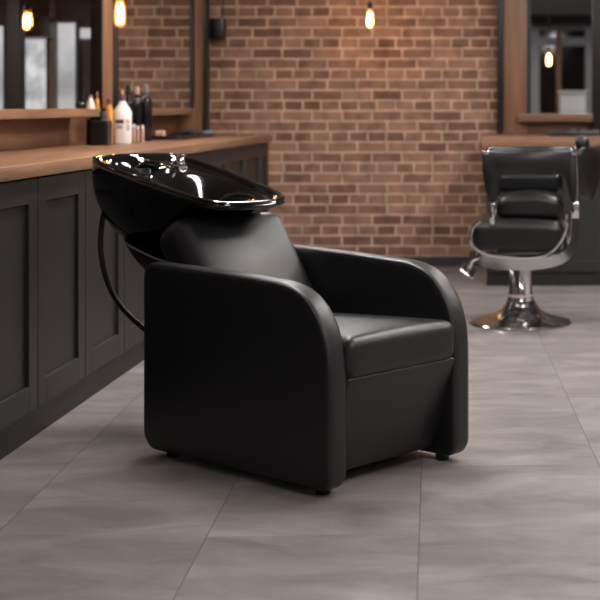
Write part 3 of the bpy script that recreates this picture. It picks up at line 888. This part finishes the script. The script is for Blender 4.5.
# seat
b = MB()
def ds(v):
    q_ = v.copy()
    if v.z > 0: q_.z += .012*(1-(v.x/.235)**2)
    q_.x += -.012*(v.z/.075)
    return q_+Vector((-.012, 0, .448))
rcube(b, .232, .245, .082, .05, 8, 5, ds); b.build('seat', LEATHER2, bc)
b = MB()
def ds2(v):
    q_ = v.copy()
    if v.z > 0: q_.z += .03*(1-(v.x/.17)**2)
    return q_+Vector((.04, .02, .585))
rcube(b, .165, .19, .05, .04, 8, 5, ds2); b.build('seat_cushion', LEATHER2, bc)
# arms: upholstered panels with an opening beneath (bar, two down-legs)
def arm_panel(y0, y1):
    outer = [(-.183,.875),(.262,.882)]
    prof = [(-.19,.86),(-.18,.877),(.1,.884),(.26,.878),(.268,.86),(.272,.70),(.268,.63),(.245,.63),(.225,.70),(.212,.745),(.19,.762),(0.,.766),(-.085,.762),(-.105,.74),(-.112,.66),(-.122,.63),(-.155,.63),(-.175,.70),(-.188,.78)]
    mb = MB(); r_ = .008
    def ins(k):
        n = len(prof); out_ = []
        for i in range(n):
            a_ = Vector(prof[i-1]); c_ = Vector(prof[i]); d_ = Vector(prof[(i+1) % n])
            t_ = (d_-a_).normalized(); nn = Vector((t_.y, -t_.x))
            out_.append(c_+nn*k)
        return out_
    # profile runs clockwise: inside lies along +normal
    rows = []
    for yv, k in ((y0, r_), (y0+r_*.4, r_*.3), (y0+r_, 0), (y1-r_, 0), (y1-r_*.4, r_*.3), (y1, r_)):
        rows.append([(p_.x, yv, p_.y) for p_ in ins(k)])
    mb.loft(rows)
    return mb
for sy in (-1, 1):
    y0, y1 = (-.285, -.215) if sy < 0 else (.215, .285)
    a_ = arm_panel(y0, y1).build('armrest', LEATHER2, bc, sharp=50)
    yo = y0-.001 if sy < 0 else y1+.001
    b = MB(); b.tube([(.262,yo,.876),(.267,yo,.80),(.27,yo,.70),(.266,yo,.64)], .0045, 8, 3); b.build('trim_strip', CHROME, a_)
    b = MB()
    for xx in (-.172, .256): rcube(b, .016, (y1-y0)/2+.002, .012, .008, 2, 3, lambda v, xx=xx: v+Vector((xx, (y0+y1)/2, .868)))
    b.build('corner_cap', CHROME, a_)
# low roll between the arms, on the far side
b = MB(); rcube(b, .17, .035, .05, .032, 8, 5, lambda v: v+Vector((.03, .18, .70))); b.build('side_bolster', LEATHER2, bc)
# backrest: curved shell tapering to the bottom
b = MB(); rows = []
for (z, hw, x, th) in ((.63,.11,.262,.03),(.66,.17,.268,.045),(.70,.225,.276,.052),(.76,.265,.287,.056),(.82,.284,.296,.058),(.865,.286,.302,.054),(.885,.276,.304,.04),(.893,.255,.305,.022)):
    ring = []
    n = 36
    for i in range(n):
        a = 2*PI*i/n; c_, s_ = math.cos(a), math.sin(a)
        yv = hw*math.copysign(abs(s_)**.6, s_); xv = th/2*math.copysign(abs(c_)**.6, c_)
        ring.append((x+xv+.05*(1-(yv/.28)**2)-.02+.16*(yv+.28), yv, z))
    rows.append(ring)
b.loft(rows); bk = b.build('backrest', LEATHER2, bc, sharp=60)
b = MB(); rcube(b, .035, .125, .036, .03, 6, 5, lambda v: v+Vector((.30, .06, .905))); b.build('headrest', LEATHER2, bc)
# footrest in front of the seat
b = MB()
b.tube([(-.13, 0, .335), (-.22, 0, .33), (-.258, 0, .31), (-.27, 0, .275)], .014, 10, 4)
fr_ = b.build('footrest', CHROME, bc)
b = MB(); rcube(b, .03, .16, .009, .008, 4, 3, lambda v: v+Vector((-.275, 0, .265-v.x*.6))); b.build('foot_plate', CHROME, fr_)
b = MB(); b.tube([(-.245,-.13,.36),(-.245,.13,.36)], .018, 12); b.build('leg_pad', mat('brown_leather', rgb(74, 48, 36), .4), fr_)
b = MB(); b.tube([(-.2,0,.333),(-.245,0,.36)], .009, 8); b.build('bracket', CHROME, fr_)

# ------------------------------------------------------------------ world, camera, colour
wd = bpy.data.worlds.new('World'); S.world = wd; wd.use_nodes = True
wd.node_tree.nodes['Background'].inputs[0].default_value = (.5, .55, .62, 1)
wd.node_tree.nodes['Background'].inputs[1].default_value = .05
cam = bpy.data.cameras.new('Camera'); co = bpy.data.objects.new('Camera', cam); COL.objects.link(co)
co.location = (0, 0, EYE); co.rotation_euler = (PI/2, 0, 0)
cam.sensor_width = 36; cam.sensor_fit = 'HORIZONTAL'; cam.lens = F/600*36
cam.shift_x = -(CX-300)/600; cam.shift_y = -(300-CY)/600
cam.clip_start = .05; cam.clip_end = 100
cam.dof.use_dof = True; cam.dof.focus_distance = 4.15; cam.dof.aperture_fstop = 4.5
S.camera = co
vs = S.view_settings
vs.view_transform = 'Standard'; vs.look = 'None'; vs.gamma = 1; vs.use_curve_mapping = False
vs.exposure = 1.0
